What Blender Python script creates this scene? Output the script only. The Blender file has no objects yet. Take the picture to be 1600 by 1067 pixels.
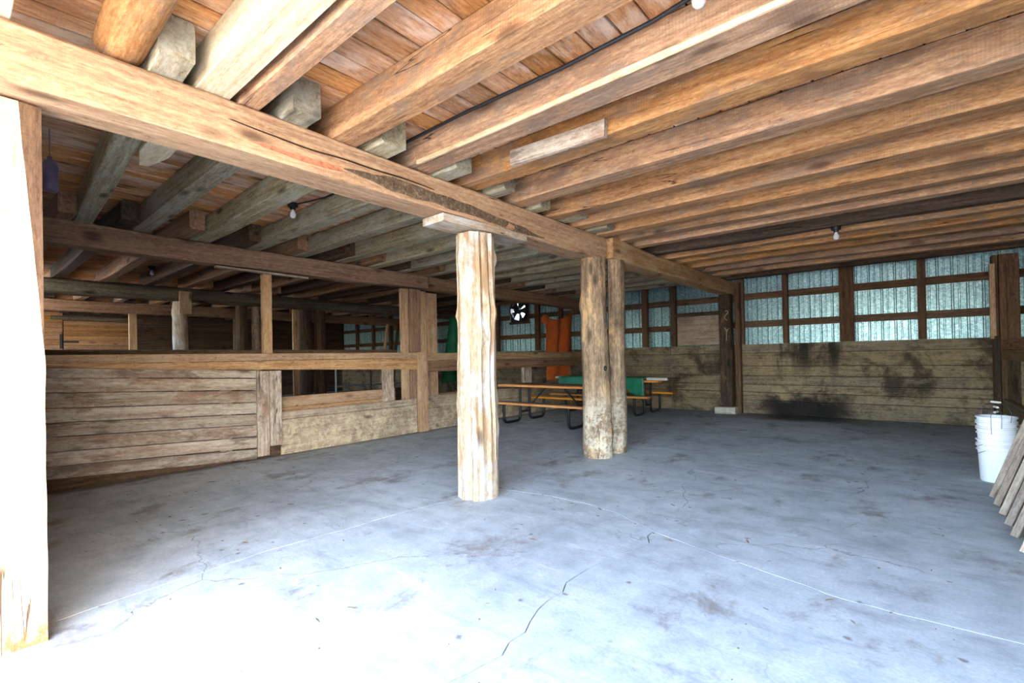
import bpy, bmesh, math, random
from mathutils import Vector, Matrix, noise
from math import radians, sin, cos, pi

# ------------------------------------------------------------------ camera, sky, sun, exposure
S = bpy.context.scene
COL = S.collection
cam = bpy.data.cameras.new('camera'); camo = bpy.data.objects.new('camera', cam); COL.objects.link(camo)
yaw, pit, rol = radians(39.95), radians(.44), radians(-1.09)
fw = Vector((-sin(yaw)*cos(pit), cos(yaw)*cos(pit), sin(pit)))
ri = Vector((cos(yaw), sin(yaw), 0)); up = ri.cross(fw)
r2 = ri*cos(rol)+up*sin(rol); u2 = -ri*sin(rol)+up*cos(rol)
camo.matrix_world = Matrix(((r2.x, u2.x, -fw.x, 0), (r2.y, u2.y, -fw.y, 0), (r2.z, u2.z, -fw.z, 1.35), (0, 0, 0, 1)))
cam.sensor_width = 36; cam.lens = 740/1600*36; cam.shift_y = (552.1-533.5)/1600; cam.clip_start = .02
S.camera = camo

SKY_STRENGTH, SUN_STRENGTH, EXPOSURE = 1.08, 3.2, 2.7
SUN_EL, SUN_AZ = 44, 92           # azimuth: degrees from -Y (outside) towards +X
world = bpy.data.worlds.new('sky'); S.world = world; world.use_nodes = True
wn = world.node_tree.nodes; wl = world.node_tree.links
bg = wn['Background']; sky = wn.new('ShaderNodeTexSky'); sky.sky_type = 'NISHITA'; sky.sun_disc = False
sky.sun_elevation = radians(SUN_EL); sky.sun_rotation = radians(180-SUN_AZ); sky.dust_density = 2.5; sky.air_density = 1.0
wl.new(sky.outputs[0], bg.inputs[0]); bg.inputs[1].default_value = SKY_STRENGTH
sun = bpy.data.lights.new('sun', 'SUN'); suno = bpy.data.objects.new('sun', sun); COL.objects.link(suno)
sun.energy = SUN_STRENGTH; sun.angle = radians(1.5); sun.color = (1, .95, .88)
sd = Vector((sin(radians(SUN_AZ))*cos(radians(SUN_EL)), -cos(radians(SUN_AZ))*cos(radians(SUN_EL)), sin(radians(SUN_EL))))
suno.rotation_euler = sd.to_track_quat('Z', 'Y').to_euler(); suno.location = sd*30
S.view_settings.view_transform = 'Standard'; S.view_settings.look = 'None'; S.view_settings.gamma = 1
S.view_settings.use_curve_mapping = False; S.view_settings.exposure = EXPOSURE

# ------------------------------------------------------------------ materials
def c(r, g, b):
    f = lambda v: (v/255/12.92) if v/255 <= .04045 else ((v/255+.055)/1.055)**2.4
    return (f(r), f(g), f(b), 1)
class NT:
    def __init__(s, name):
        s.m = bpy.data.materials.new(name); s.m.use_nodes = True
        s.n = s.m.node_tree.nodes; s.l = s.m.node_tree.links; s.b = s.n['Principled BSDF']
    def node(s, t, **k):
        n = s.n.new(t)
        for a, v in k.items(): setattr(n, a, v)
        return n
    def put(s, sock, v):
        if hasattr(v, 'links') or hasattr(v, 'is_linked'): s.l.new(v, sock)
        else: sock.default_value = v
    def math(s, op, a, b=0., cl=False):
        n = s.node('ShaderNodeMath', operation=op, use_clamp=cl); s.put(n.inputs[0], a); s.put(n.inputs[1], b); return n.outputs[0]
    def noise(s, vec, scale, detail=4, rough=.55, dist=0.):
        n = s.node('ShaderNodeTexNoise'); s.put(n.inputs['Vector'], vec); n.inputs['Scale'].default_value = scale
        n.inputs['Detail'].default_value = detail; n.inputs['Roughness'].default_value = rough; n.inputs['Distortion'].default_value = dist
        return n.outputs[0]
    def scale(s, vec, sc):
        n = s.node('ShaderNodeVectorMath', operation='MULTIPLY'); s.l.new(vec, n.inputs[0]); n.inputs[1].default_value = sc; return n.outputs[0]
    def rng(s, v, a, b, lo=0., hi=1., smooth=True):
        n = s.node('ShaderNodeMapRange', interpolation_type='SMOOTHSTEP' if smooth else 'LINEAR'); s.put(n.inputs[0], v)
        n.inputs[1].default_value = a; n.inputs[2].default_value = b; n.inputs[3].default_value = lo; n.inputs[4].default_value = hi; return n.outputs[0]
    def mix(s, f, a, b, mode='MIX'):
        n = s.node('ShaderNodeMix', data_type='RGBA', blend_type=mode); s.put(n.inputs[0], f); s.put(n.inputs[6], a); s.put(n.inputs[7], b); return n.outputs[2]
    def ramp(s, v, stops):
        n = s.node('ShaderNodeValToRGB'); e = n.color_ramp.elements
        while len(e) < len(stops): e.new(.5)
        for i, (p, cc) in enumerate(stops): e[i].position = p; e[i].color = cc
        s.put(n.inputs[0], v); return n.outputs[0]
    def bump(s, h, st, dist=.01):
        n = s.node('ShaderNodeBump'); n.inputs['Strength'].default_value = st; n.inputs['Distance'].default_value = dist
        s.l.new(h, n.inputs['Height']); s.l.new(n.outputs[0], s.b.inputs['Normal'])
    def objvec(s, rnd=True):
        tc = s.node('ShaderNodeTexCoord'); oi = s.node('ShaderNodeObjectInfo'); s.rand = oi.outputs['Random']
        if not rnd: return tc.outputs['Object']
        k = s.math('MULTIPLY', s.rand, 61.7); cx = s.node('ShaderNodeCombineXYZ')
        for i in range(3): s.l.new(k, cx.inputs[i])
        a = s.node('ShaderNodeVectorMath', operation='ADD'); s.l.new(tc.outputs['Object'], a.inputs[0]); s.l.new(cx.outputs[0], a.inputs[1]); return a.outputs[0]
    def pos(s):
        g = s.node('ShaderNodeNewGeometry'); return g.outputs['Position']
    def sep(s, v):
        n = s.node('ShaderNodeSeparateXYZ'); s.l.new(v, n.inputs[0]); return n.outputs

def wood(name, light, mid, dark, stain=None, stain_amt=.35, crack=1., saw=.3, rough=.8, vary=.28, splash=None, extra=None, knots=1.0, blot=None, grime=1.0):
    t = NT(name); v = t.objvec()
    g = t.noise(t.scale(v, (.7, 16, 16)), 1.5, 9, .68, .25)
    f = t.noise(t.scale(v, (14, 60, 60)), 1, 7, .75)
    gg = t.math('ADD', t.math('MULTIPLY', g, .5), t.math('MULTIPLY', f, .5))
    col = t.ramp(gg, [(.36, dark), (.5, mid), (.63, light)])
    big = t.noise(t.scale(v, (1.2, 3.2, 3.2)), 1.3, 9, .72, .3)
    if stain: col = t.mix(t.rng(big, .48, .62, 0, stain_amt), col, stain)
    sp_ = t.noise(t.scale(v, (7, 13, 13)), 2.2, 8, .8)
    col = t.mix(t.rng(sp_, .56, .72, 0, .55*grime), col, tuple(x*.38 for x in dark[:3])+(1,))
    col = t.mix(t.rng(sp_, .44, .30, 0, .4*grime), col, tuple(min(1, x*1.25) for x in light[:3])+(1,))
    if blot:
        bb = t.noise(t.scale(v, (1.2, 3, 3)), 1.7, 10, .72, .3)
        col = t.mix(t.rng(bb, .51, .64, 0, .75), col, blot)
    if saw:
        sw = t.node('ShaderNodeTexWave', wave_type='BANDS', bands_direction='X'); t.l.new(t.scale(v, (1, .25, .25)), sw.inputs['Vector']); sw.inputs['Scale'].default_value = 17
        sw.inputs['Distortion'].default_value = 4; sw.inputs['Detail'].default_value = 3; sw.inputs['Detail Scale'].default_value = .6
        sm = t.rng(t.noise(t.scale(v, (.9, 2, 2)), 1.1, 3), .5, .6)
        col = t.mix(t.math('MULTIPLY', t.math('MULTIPLY', sw.outputs['Fac'], sm), .3*min(1, saw*2)), col, dark)
    # knots: smeared dark spots along the grain
    vo = t.node('ShaderNodeTexVoronoi', feature='F1'); t.l.new(t.scale(v, (1.5, 4.2, 4.2)), vo.inputs['Vector']); vo.inputs['Scale'].default_value = 1.0
    kn = t.rng(vo.outputs['Distance'], .05, .22, .8*knots, 0)
    col = t.mix(kn, col, tuple(x*.45 for x in dark[:3])+(1,))
    # drying checks running with the grain
    ck = t.noise(t.scale(v, (.22, 7, 7)), 1.1, 4, .4, .1)
    cr = t.rng(t.math('ABSOLUTE', t.math('SUBTRACT', ck, .5)), .0012, .0045, .9*crack, 0)
    cm = t.rng(t.noise(t.scale(v, (.7, 2, 2)), 1, 2), .52, .6)
    cr = t.math('MULTIPLY', cr, cm)
    col = t.mix(cr, col, tuple(x*.22 for x in dark[:3])+(1,))
    hs = t.node('ShaderNodeHueSaturation'); t.l.new(col, hs.inputs['Color'])
    t.l.new(t.rng(t.rand, 0, 1, 1-vary, 1+vary*.8, False), hs.inputs['Value'])
    r2 = t.math('FRACT', t.math('MULTIPLY', t.rand, 7.31)); t.l.new(t.rng(r2, 0, 1, .82, 1.04, False), hs.inputs['Saturation'])
    col = hs.outputs[0]
    if splash: col = splash(t, col)
    t.l.new(col, t.b.inputs['Base Color']); t.b.inputs['Roughness'].default_value = rough
    t.b.inputs['Specular IOR Level'].default_value = .25
    h = t.math('SUBTRACT', gg, t.math('MULTIPLY', cr, 1.2))
    if saw:
        w = t.node('ShaderNodeTexWave', wave_type='BANDS', bands_direction='X'); t.l.new(v, w.inputs['Vector']); w.inputs['Scale'].default_value = 22
        w.inputs['Distortion'].default_value = 3; w.inputs['Detail Scale'].default_value = .5
        h = t.math('ADD', h, t.math('MULTIPLY', w.outputs['Fac'], .12*saw))
    t.bump(h, .55, .008)
    return t.m

def dung(amount, top, col1=c(178, 160, 106), dark=c(42, 34, 26), wet=False, fs=2.2):
    # dried splash on planks low by the floor: patchy, fading out above `top`
    def fn(t, col):
        p = t.pos(); x, y, z = t.sep(p)
        n = t.noise(p, fs, 9, .75); n2 = t.noise(p, 22, 5, .75)
        m = t.math('ADD', n, t.math('MULTIPLY', t.math('SUBTRACT', n2, .5), .8))
        k = t.math('MULTIPLY', t.rng(z, top*.45, top, 1, 0), t.rng(m, .44, .60, 0, amount))
        col = t.mix(k, col, col1)
        d = t.noise(p, 1.7, 7, .68, .4)
        col = t.mix(t.rng(d, .47, .64, 0, .8 if wet else .35), col, dark)
        if wet:
            # water marks running down below the siding and the soaked foot of the wall
            s1 = t.noise(t.scale(p, (4.5, 1, .55)), 1, 5, .6)
            a = t.math('MULTIPLY', t.rng(x, -2.7, -2.1), t.rng(x, -1.2, -.7, 1, 0))
            k1 = t.math('MULTIPLY', a, t.rng(s1, .42, .6, 0, .85))
            k1 = t.math('MULTIPLY', k1, t.rng(z, .7, 1.25))
            foot = t.math('MULTIPLY', a, t.rng(t.math('ADD', z, t.math('MULTIPLY', t.math('SUBTRACT', n, .5), 1.3)), .28, .6, .95, 0))
            col = t.mix(t.math('MAXIMUM', k1, foot), col, c(20, 17, 16))
        return col
    return fn

def rot(t, col):
    # rotten foot of the post
    tc = t.node('ShaderNodeTexCoord'); x, y, z = t.sep(tc.outputs['Object'])
    n = t.noise(tc.outputs['Object'], 5, 8, .75, .6); m = t.math('ADD', x, t.math('MULTIPLY', t.math('SUBTRACT', n, .5), .9))
    k = t.math('MULTIPLY', t.rng(m, .1, .2, .95, 0), t.rng(n, .4, .55, .35, 1))
    return t.mix(k, col, t.ramp(n, [(.35, c(52, 34, 24)), (.6, c(150, 92, 52))]))
W = {}
W['joist'] = wood('fresh_joist_wood', c(206, 162, 114), c(174, 124, 78), c(116, 74, 42), c(120, 106, 94), .6, vary=.16, blot=c(132, 94, 62), grime=1.5)
W['white'] = wood('pale_joist_wood', c(224, 212, 188), c(208, 192, 160), c(178, 152, 114), vary=.06, knots=.4)
W['grey'] = wood('weathered_joist_wood', c(186, 176, 148), c(150, 138, 110), c(98, 82, 60), c(172, 172, 158), .6, vary=.2, grime=1.4)
W['deck'] = wood('deck_board_wood', c(212, 158, 106), c(186, 128, 78), c(130, 82, 46), c(218, 192, 168), .6, vary=.24, grime=1.4, saw=.15, knots=1.2, crack=.5)
W['beam'] = wood('beam_wood', c(208, 170, 124), c(180, 136, 92), c(126, 86, 52), c(176, 118, 80), .35, vary=.06, crack=1.2, grime=1.4)
W['brown'] = wood('brown_beam_wood', c(172, 132, 98), c(138, 100, 72), c(86, 58, 42), c(142, 112, 70), .4, vary=.12, grime=1.3)
W['barkbeam'] = wood('grey_bark_beam_wood', c(124, 112, 90), c(92, 80, 62), c(44, 38, 30), vary=.1, saw=0)
W['dark'] = wood('dark_old_wood', c(104, 82, 62), c(74, 56, 42), c(38, 29, 23), vary=.2)
W['stud'] = wood('reddish_stud_wood', c(122, 92, 66), c(92, 66, 46), c(54, 37, 26), vary=.2)
W['gate'] = wood('grey_gate_board_wood', c(204, 192, 176), c(172, 156, 138), c(116, 96, 80), c(134, 96, 72), .7, vary=.17, blot=c(104, 84, 70), grime=1.4)
W['rail'] = wood('rail_wood', c(196, 160, 120), c(168, 128, 88), c(116, 80, 50), c(196, 172, 136), .4, vary=.12, grime=1.4)
W['panel'] = wood('splashed_panel_wood', c(190, 172, 152), c(164, 142, 122), c(116, 96, 80), vary=.08, splash=dung(.6, .75, c(210, 196, 160), fs=7), crack=.5, grime=1.3)
W['wallplank'] = wood('soiled_wall_plank_wood', c(156, 138, 112), c(124, 106, 84), c(70, 57, 44), vary=.18, splash=dung(.5, 2.4, c(152, 134, 96), wet=True), crack=.6, knots=.5, grime=1.5)
W['farwall'] = wood('far_wall_board_wood', c(176, 132, 86), c(146, 104, 64), c(96, 64, 38), vary=.18)
W['post'] = wood('left_post_wood', c(236, 212, 180), c(216, 184, 146), c(170, 126, 86), c(206, 160, 120), .4, vary=.04, crack=1.2, splash=rot)
W['peeled'] = wood('peeled_log_wood', c(202, 188, 168), c(168, 146, 118), c(114, 86, 60), c(194, 196, 200), .65, vary=.04, saw=0, blot=c(158, 120, 86))
W['barklog'] = wood('bark_log_wood', c(186, 164, 136), c(140, 116, 94), c(84, 66, 52), c(104, 92, 82), .6, vary=.05, saw=0, blot=c(208, 170, 124), splash=dung(.7, 1.0, c(214, 204, 182)), grime=1.5)
W['blackpost'] = wood('blackened_post_wood', c(92, 70, 50), c(58, 44, 33), c(26, 21, 18), vary=.05, saw=0, blot=c(120, 84, 50))
W['post_plain'] = wood('pale_split_wood', c(232, 202, 160), c(210, 172, 124), c(164, 118, 76), vary=.03)
W['plank'] = wood('leaning_plank_wood', c(182, 166, 148), c(152, 134, 116), c(108, 88, 74), c(110, 84, 80), .5, vary=.18)
W['varnish'] = wood('varnished_table_wood', c(240, 166, 62), c(222, 138, 38), c(178, 98, 22), vary=.05, rough=.35, saw=0, knots=.2, crack=0)
W['toptable'] = wood('dusty_table_top_wood', c(150, 126, 104), c(124, 100, 80), c(92, 70, 54), vary=.06, saw=0, knots=.2)

def plain(name, col, rough=.5, metal=0., nz=0., scale=20., bumpst=0.):
    t = NT(name); t.b.inputs['Roughness'].default_value = rough; t.b.inputs['Metallic'].default_value = metal
    n = t.noise(t.objvec(), scale, 5, .6)
    t.l.new(t.mix(t.rng(n, .3, .7), tuple(x*(1-nz) for x in col[:3])+(1,), tuple(min(1, x*(1+nz)) for x in col[:3])+(1,)), t.b.inputs['Base Color'])
    if bumpst: t.bump(n, bumpst, .01)
    return t.m
M = dict(W)
M['black'] = plain('black_steel', c(30, 33, 38), .45, .3, .2)
M['iron'] = plain('old_iron', c(52, 50, 50), .6, .6, .3)
M['pipe'] = plain('galvanised_pipe', c(128, 132, 136), .45, .6, .15)
M['pail'] = plain('white_pail_plastic', c(238, 240, 242), .4, 0, .02, 6)
M['grip'] = plain('grip_plastic', c(232, 230, 222), .5)
M['wire'] = plain('wire_steel', c(120, 120, 122), .4, .8)
M['green'] = plain('green_tarp', c(10, 112, 84), .42, 0, .25, 5, .3)
M['darkgreen'] = plain('hanging_green_tarp', c(14, 112, 76), .55, 0, .25, 4, .3)
M['orange'] = plain('orange_tarp', c(194, 92, 36), .6, 0, .16, 5, .3)
M['whiteboard'] = plain('white_board_edge', c(214, 212, 204), .5, 0, .08)
M['stone'] = plain('grey_block_stone', c(178, 172, 158), .85, 0, .2, 14, .5)
M['purple'] = plain('purple_plastic', c(92, 86, 110), .35, 0, .25, 15)
M['cable'] = plain('black_cable', c(34, 33, 36), .5)
M['redwood'] = plain('red_paint', c(186, 112, 82), .8, 0, .35, 24)
M['check'] = plain('crack_shadow', c(52, 34, 22), .95)
M['pulp'] = plain('chalk_mark', c(176, 160, 138), .8, 0, .1)
def glassmat():
    t = NT('bulb_glass'); t.b.inputs['Base Color'].default_value = c(236, 238, 240); t.b.inputs['Roughness'].default_value = .12
    t.b.inputs['Transmission Weight'].default_value = .35; t.b.inputs['IOR'].default_value = 1.35
    return t.m
M['bulb'] = glassmat()
def barkmat():
    t = NT('rough_bark'); v = t.objvec()
    n = t.noise(t.scale(v, (3, 14, 14)), 1.4, 8, .75, .6); n2 = t.noise(v, 60, 4, .7)
    t.l.new(t.ramp(t.math('ADD', t.math('MULTIPLY', n, .6), t.math('MULTIPLY', n2, .4)), [(.36, c(58, 44, 34)), (.52, c(112, 90, 68)), (.66, c(176, 152, 122))]), t.b.inputs['Base Color'])
    t.b.inputs['Roughness'].default_value = .95; t.bump(t.math('ADD', n, n2), .9, .015); return t.m
M['bark'] = barkmat()
def metalmat():
    t = NT('galvanised_siding'); v = t.objvec()
    vo = t.node('ShaderNodeTexVoronoi', feature='F1'); t.l.new(v, vo.inputs['Vector']); vo.inputs['Scale'].default_value = 42
    sp = t.node('ShaderNodeSeparateColor'); t.l.new(vo.outputs['Color'], sp.inputs[0])
    n = t.noise(v, 9, 5, .65)
    k = t.math('ADD', t.math('MULTIPLY', sp.outputs[0], .6), t.math('MULTIPLY', n, .4))
    t.l.new(t.ramp(k, [(.15, c(108, 138, 144)), (.5, c(136, 168, 172)), (.85, c(176, 204, 206))]), t.b.inputs['Base Color'])
    t.b.inputs['Metallic'].default_value = .5; t.l.new(t.rng(sp.outputs[1], 0, 1, .3, .42, False), t.b.inputs['Roughness'])
    return t.m
M['metal'] = metalmat()
def concrete():
    t = NT('worn_concrete'); p = t.pos(); x, y, z = t.sep(p)
    n1 = t.noise(p, .55, 7, .62, .4); n2 = t.noise(p, 4.2, 8, .68); n3 = t.noise(p, 55, 4, .6)
    col = t.ramp(t.math('ADD', t.math('MULTIPLY', n1, .5), t.math('MULTIPLY', n2, .5)), [(.34, c(150, 156, 158)), (.5, c(184, 192, 195)), (.64, c(208, 214, 216))])
    col = t.mix(t.rng(n3, .35, .65, 0, .22), col, c(130, 132, 138))
    sc_ = t.noise(t.scale(p, (.9, 3.2, 1)), 1.6, 9, .75, .6)
    col = t.mix(t.rng(sc_, .5, .68, 0, .45), col, c(128, 130, 134))
    col = t.mix(t.rng(sc_, .44, .3, 0, .5), col, c(226, 230, 232))
    # brown dirt blotches and specks
    d = t.noise(t.scale(p, (1.5, 1.1, 1)), 1.25, 8, .72, .2)
    col = t.mix(t.rng(d, .53, .67, 0, .7), col, c(120, 106, 98))
    vo = t.node('ShaderNodeTexVoronoi', feature='F1'); t.l.new(p, vo.inputs['Vector']); vo.inputs['Scale'].default_value = 5.5
    sp = t.node('ShaderNodeSeparateColor'); t.l.new(vo.outputs['Color'], sp.inputs[0])
    sz = t.math('ADD', vo.outputs['Distance'], t.math('MULTIPLY', t.math('SUBTRACT', n3, .5), .25))
    k = t.math('MULTIPLY', t.rng(sz, .04, .13, 1, 0), t.rng(sp.outputs[0], .6, .64, 0, .75))
    col = t.mix(k, col, c(104, 92, 82))
    # hairline crazing
    vc = t.node('ShaderNodeTexVoronoi', feature='DISTANCE_TO_EDGE'); wv = t.node('ShaderNodeVectorMath', operation='ADD')
    nn = t.node('ShaderNodeTexNoise'); t.l.new(p, nn.inputs['Vector']); nn.inputs['Scale'].default_value = 2.5; nn.inputs['Detail'].default_value = 5
    t.l.new(p, wv.inputs[0]); t.l.new(t.scale(nn.outputs['Color'], (.5, .5, 0)), wv.inputs[1])
    t.l.new(wv.outputs[0], vc.inputs['Vector']); vc.inputs['Scale'].default_value = .42
    hk = t.math('MULTIPLY', t.rng(vc.outputs['Distance'], .0008, .003, .55, 0), t.rng(n1, .46, .56))
    col = t.mix(hk, col, c(84, 78, 72))
    # soaked patch by the back wall and dirt along walls
    a = t.math('MULTIPLY', t.rng(x, -2.9, -2.2), t.rng(x, -.9, -.2, 1, 0))
    yy = t.math('ADD', y, t.math('MULTIPLY', t.math('SUBTRACT', d, .5), 1.8))
    wet = t.math('MULTIPLY', a, t.rng(yy, 10.35, 10.85, 0, .93))
    col = t.mix(wet, col, c(24, 23, 24))
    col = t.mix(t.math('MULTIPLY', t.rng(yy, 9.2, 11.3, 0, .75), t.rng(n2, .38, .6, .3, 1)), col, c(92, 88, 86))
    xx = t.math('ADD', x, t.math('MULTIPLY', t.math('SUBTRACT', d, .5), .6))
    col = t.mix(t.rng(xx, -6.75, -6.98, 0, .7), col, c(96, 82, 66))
    t.l.new(col, t.b.inputs['Base Color']); t.l.new(t.math('SUBTRACT', .72, t.math('MULTIPLY', wet, .45)), t.b.inputs['Roughness'])
    t.b.inputs['Specular IOR Level'].default_value = .35
    t.bump(t.math('ADD', n2, t.math('MULTIPLY', n3, .4)), .25, .01); return t.m
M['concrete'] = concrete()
M['earth'] = plain('dirt', c(48, 42, 38), .95, 0, .3, 8)
M['gravel'] = plain('pale_gravel_yard', c(168, 163, 150), .95, 0, .15, 9)
M['straw'] = plain('straw', c(112, 94, 70), .9, 0, .35, 3)

# ------------------------------------------------------------------ builders
def tag(o, label=None, cat=None, group=None, kind=None):
    if label: o['label'] = label
    if cat: o['category'] = cat
    if group: o['group'] = group
    if kind: o['kind'] = kind
    return o
def empty(name, loc):
    o = bpy.data.objects.new(name, None); COL.objects.link(o); o.location = loc; o.empty_display_size = .1; return o
def link(name, me, mat, mw=None, parent=None):
    o = bpy.data.objects.new(name, me); COL.objects.link(o)
    if mat and not me.materials: me.materials.append(M[mat] if isinstance(mat, str) else mat)
    mw = mw or Matrix()
    if parent is not None:
        o.parent = parent
        o.matrix_parent_inverse = WM[parent.name].inverted() if parent.name in WM else Matrix.Translation(parent.location).inverted()
    o.matrix_basis = mw; WM[o.name] = mw
    return o
WM = {}
def mesh(name, vs, fs, smooth=False, sharp=35):
    me = bpy.data.meshes.new(name); me.from_pydata(vs, [], fs); me.update()
    if smooth:
        me.polygons.foreach_set('use_smooth', [True]*len(me.polygons)); me.set_sharp_from_angle(angle=radians(sharp))
    return me
def frame(p0, p1, ref=None):
    p0 = Vector(p0); x = (Vector(p1)-p0); L = x.length; x.normalize()
    if ref is None: ref = Vector((0, 0, 1)) if abs(x.z) < .9 else Vector((0, 1, 0))
    y = Vector(ref).cross(x).normalized(); z = x.cross(y)
    return Matrix(((x.x, y.x, z.x, p0.x), (x.y, y.y, z.y, p0.y), (x.z, y.z, z.z, p0.z), (0, 0, 0, 1))), L
def nz(a, b=0., cc=0.): return noise.noise(Vector((a, b, cc)))
_bc = {}
def boxmesh(L, w, h, bev=.004):
    k = (round(L, 3), round(w, 3), round(h, 3))
    if k in _bc: return _bc[k]
    b = min(bev, w*.2, h*.2); pts = []
    ring = [(-w/2, -h/2+b), (-w/2+b, -h/2), (w/2-b, -h/2), (w/2, -h/2+b), (w/2, h/2-b), (w/2-b, h/2), (-w/2+b, h/2), (-w/2, h/2-b)]
    vs = [(x, y, z) for x in (0, L) for y, z in ring]
    fs = [(i, (i+1) % 8, 8+(i+1) % 8, 8+i) for i in range(8)] + [tuple(range(7, -1, -1)), tuple(range(8, 16))]
    # outward winding
    fs = [f[::-1] for f in fs]
    me = mesh('board', vs, fs); _bc[k] = me; return me
def fixn(me):
    bm = bmesh.new(); bm.from_mesh(me); bmesh.ops.recalc_face_normals(bm, faces=bm.faces); bm.to_mesh(me); bm.free(); return me
def board(name, p0, p1, w, h, mat, parent=None, ref=None):
    """straight sawn board from p0 to p1 (centre line); w across, h along ref"""
    mw, L = frame(p0, p1, ref); key = (round(L, 3), round(w, 3), round(h, 3), mat)
    if key not in _bm:
        me = boxmesh(L, w, h).copy(); fixn(me); me.materials.clear(); me.materials.append(M[mat]); _bm[key] = me
    return link(name, _bm[key], None, mw, parent)
_bm = {}
def slab(name, x0, x1, y0, y1, z0, z1, mat, parent=None):
    """axis-aligned sawn board given by its extents; grain runs along the longest side"""
    d = (x1-x0, y1-y0, z1-z0); a = d.index(max(d)); cx, cy, cz = (x0+x1)/2, (y0+y1)/2, (z0+z1)/2
    if a == 0: return board(name, (x0, cy, cz), (x1, cy, cz), d[1], d[2], mat, parent)
    if a == 1: return board(name, (cx, y0, cz), (cx, y1, cz), d[0], d[2], mat, parent)
    return board(name, (cx, cy, z0), (cx, cy, z1), d[0], d[1], mat, parent, ref=(0, 1, 0))
def timber(name, p0, p1, w, h, mat, seed, wane=.02, wob=.008, taper=0., parent=None, step=.3, corner=(1, 1, 1, 1), ref=None, round_end=0.):
    """hand-hewn timber: rectangular section with wandering faces and waney corners"""
    mw, L = frame(p0, p1, ref); ns = max(3, int(L/step)+1); vs = []; fs = []
    sg = [(-1, -1), (1, -1), (1, 1), (-1, 1)]
    for i in range(ns+1):
        s = L*i/ns; k = 1-taper*i/ns; e = 1.
        if round_end and L-s < round_end: e = math.sqrt(max(.12, 1-((round_end-(L-s))/round_end)**2))
        oy = nz(s*.5, seed*3.1)*wob*2.2; oz = nz(s*.5, seed*3.1+9)*wob*2.2
        hw = w/2*k*e + nz(s*.8, seed*1.7+4)*wob; hh = h/2*k + nz(s*.8, seed*1.7+14)*wob
        ring = []
        for q, (a, b) in enumerate(sg):
            cw = max(.004, wane*corner[q]*(.75+1.5*nz(s*.6, seed*2.3+q*7.7)+.35*nz(s*3, seed+q*5.1)))
            cw = min(cw, hw*.8, hh*.8); ca = cw*.9; m = .3
            P = (a*hw, b*(hh-cw)); Q = (a*(hw-ca), b*hh); R = (a*(hw-ca*m*1.3), b*(hh-cw*m*1.3))
            if q == 0: seq = [P, R, Q, (0, -hh+nz(s*1.3, seed+31)*wob*.4)]
            elif q == 1: seq = [Q, R, P, (hw+nz(s*1.3, seed+32)*wob*.4, 0)]
            elif q == 2: seq = [P, R, Q, (0, hh)]
            else: seq = [Q, R, P, (-hw+nz(s*1.3, seed+33)*wob*.4, 0)]
            ring += seq
        vs += [(s, y+oy, z+oz) for y, z in ring]
    n = 16
    for i in range(ns):
        for j in range(n):
            a, b = i*n+j, i*n+(j+1) % n; fs.append((a, b, b+n, a+n))
    fs += [tuple(range(n-1, -1, -1)), tuple(range(ns*n, ns*n+n))]
    me = fixn(mesh(name, vs, fs, True, 28)); return link(name, me, mat, mw, parent)
def log(name, p0, p1, r0, r1, mat, seed, bump=.05, parent=None, step=.12, na=22, flat=None, knobs=0, flute=0.):
    mw, L = frame(p0, p1); ns = max(4, int(L/step)); vs = []; fs = []; rd = random.Random(seed)
    kn = [(rd.uniform(.1, .95)*L, rd.uniform(0, 2*pi), rd.uniform(.05, .1), rd.uniform(.018, .034)) for _ in range(knobs)]
    for i in range(ns+1):
        s = L*i/ns; r = r0+(r1-r0)*i/ns; oy = nz(s*.7, seed)*r*.12; oz = nz(s*.7, seed+20)*r*.12
        for j in range(na):
            a = 2*pi*j/na; rr = r*(1+bump*nz(s*1.1, cos(a)*1.2+seed, sin(a)*1.2)*1.8+bump*.5*nz(s*4, cos(a)*3+seed, sin(a)*3))
            rr += flute*nz(seed*.7, cos(a)*5, sin(a)*5+s*.15)
            for ks, ka, kr, kh in kn:
                da = (a-ka+pi) % (2*pi)-pi; d2 = ((s-ks)/kr)**2+(da*r/kr*1.1)**2
                if d2 < 5: rr += kh*math.exp(-d2)
            y, z = cos(a)*rr, sin(a)*rr
            if flat:
                for fa, fd in flat:
                    pr_ = y*cos(fa)+z*sin(fa)
                    if pr_ > fd*r: y -= (pr_-fd*r)*cos(fa); z -= (pr_-fd*r)*sin(fa)
            vs.append((s, y+oy, z+oz))
    for i in range(ns):
        for j in range(na):
            a, b = i*na+j, i*na+(j+1) % na; fs.append((a, b, b+na, a+na))
    fs += [tuple(range(na-1, -1, -1)), tuple(range(ns*na, ns*na+na))]
    return link(name, fixn(mesh(name, vs, fs, True, 40)), mat, mw, parent)
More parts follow.
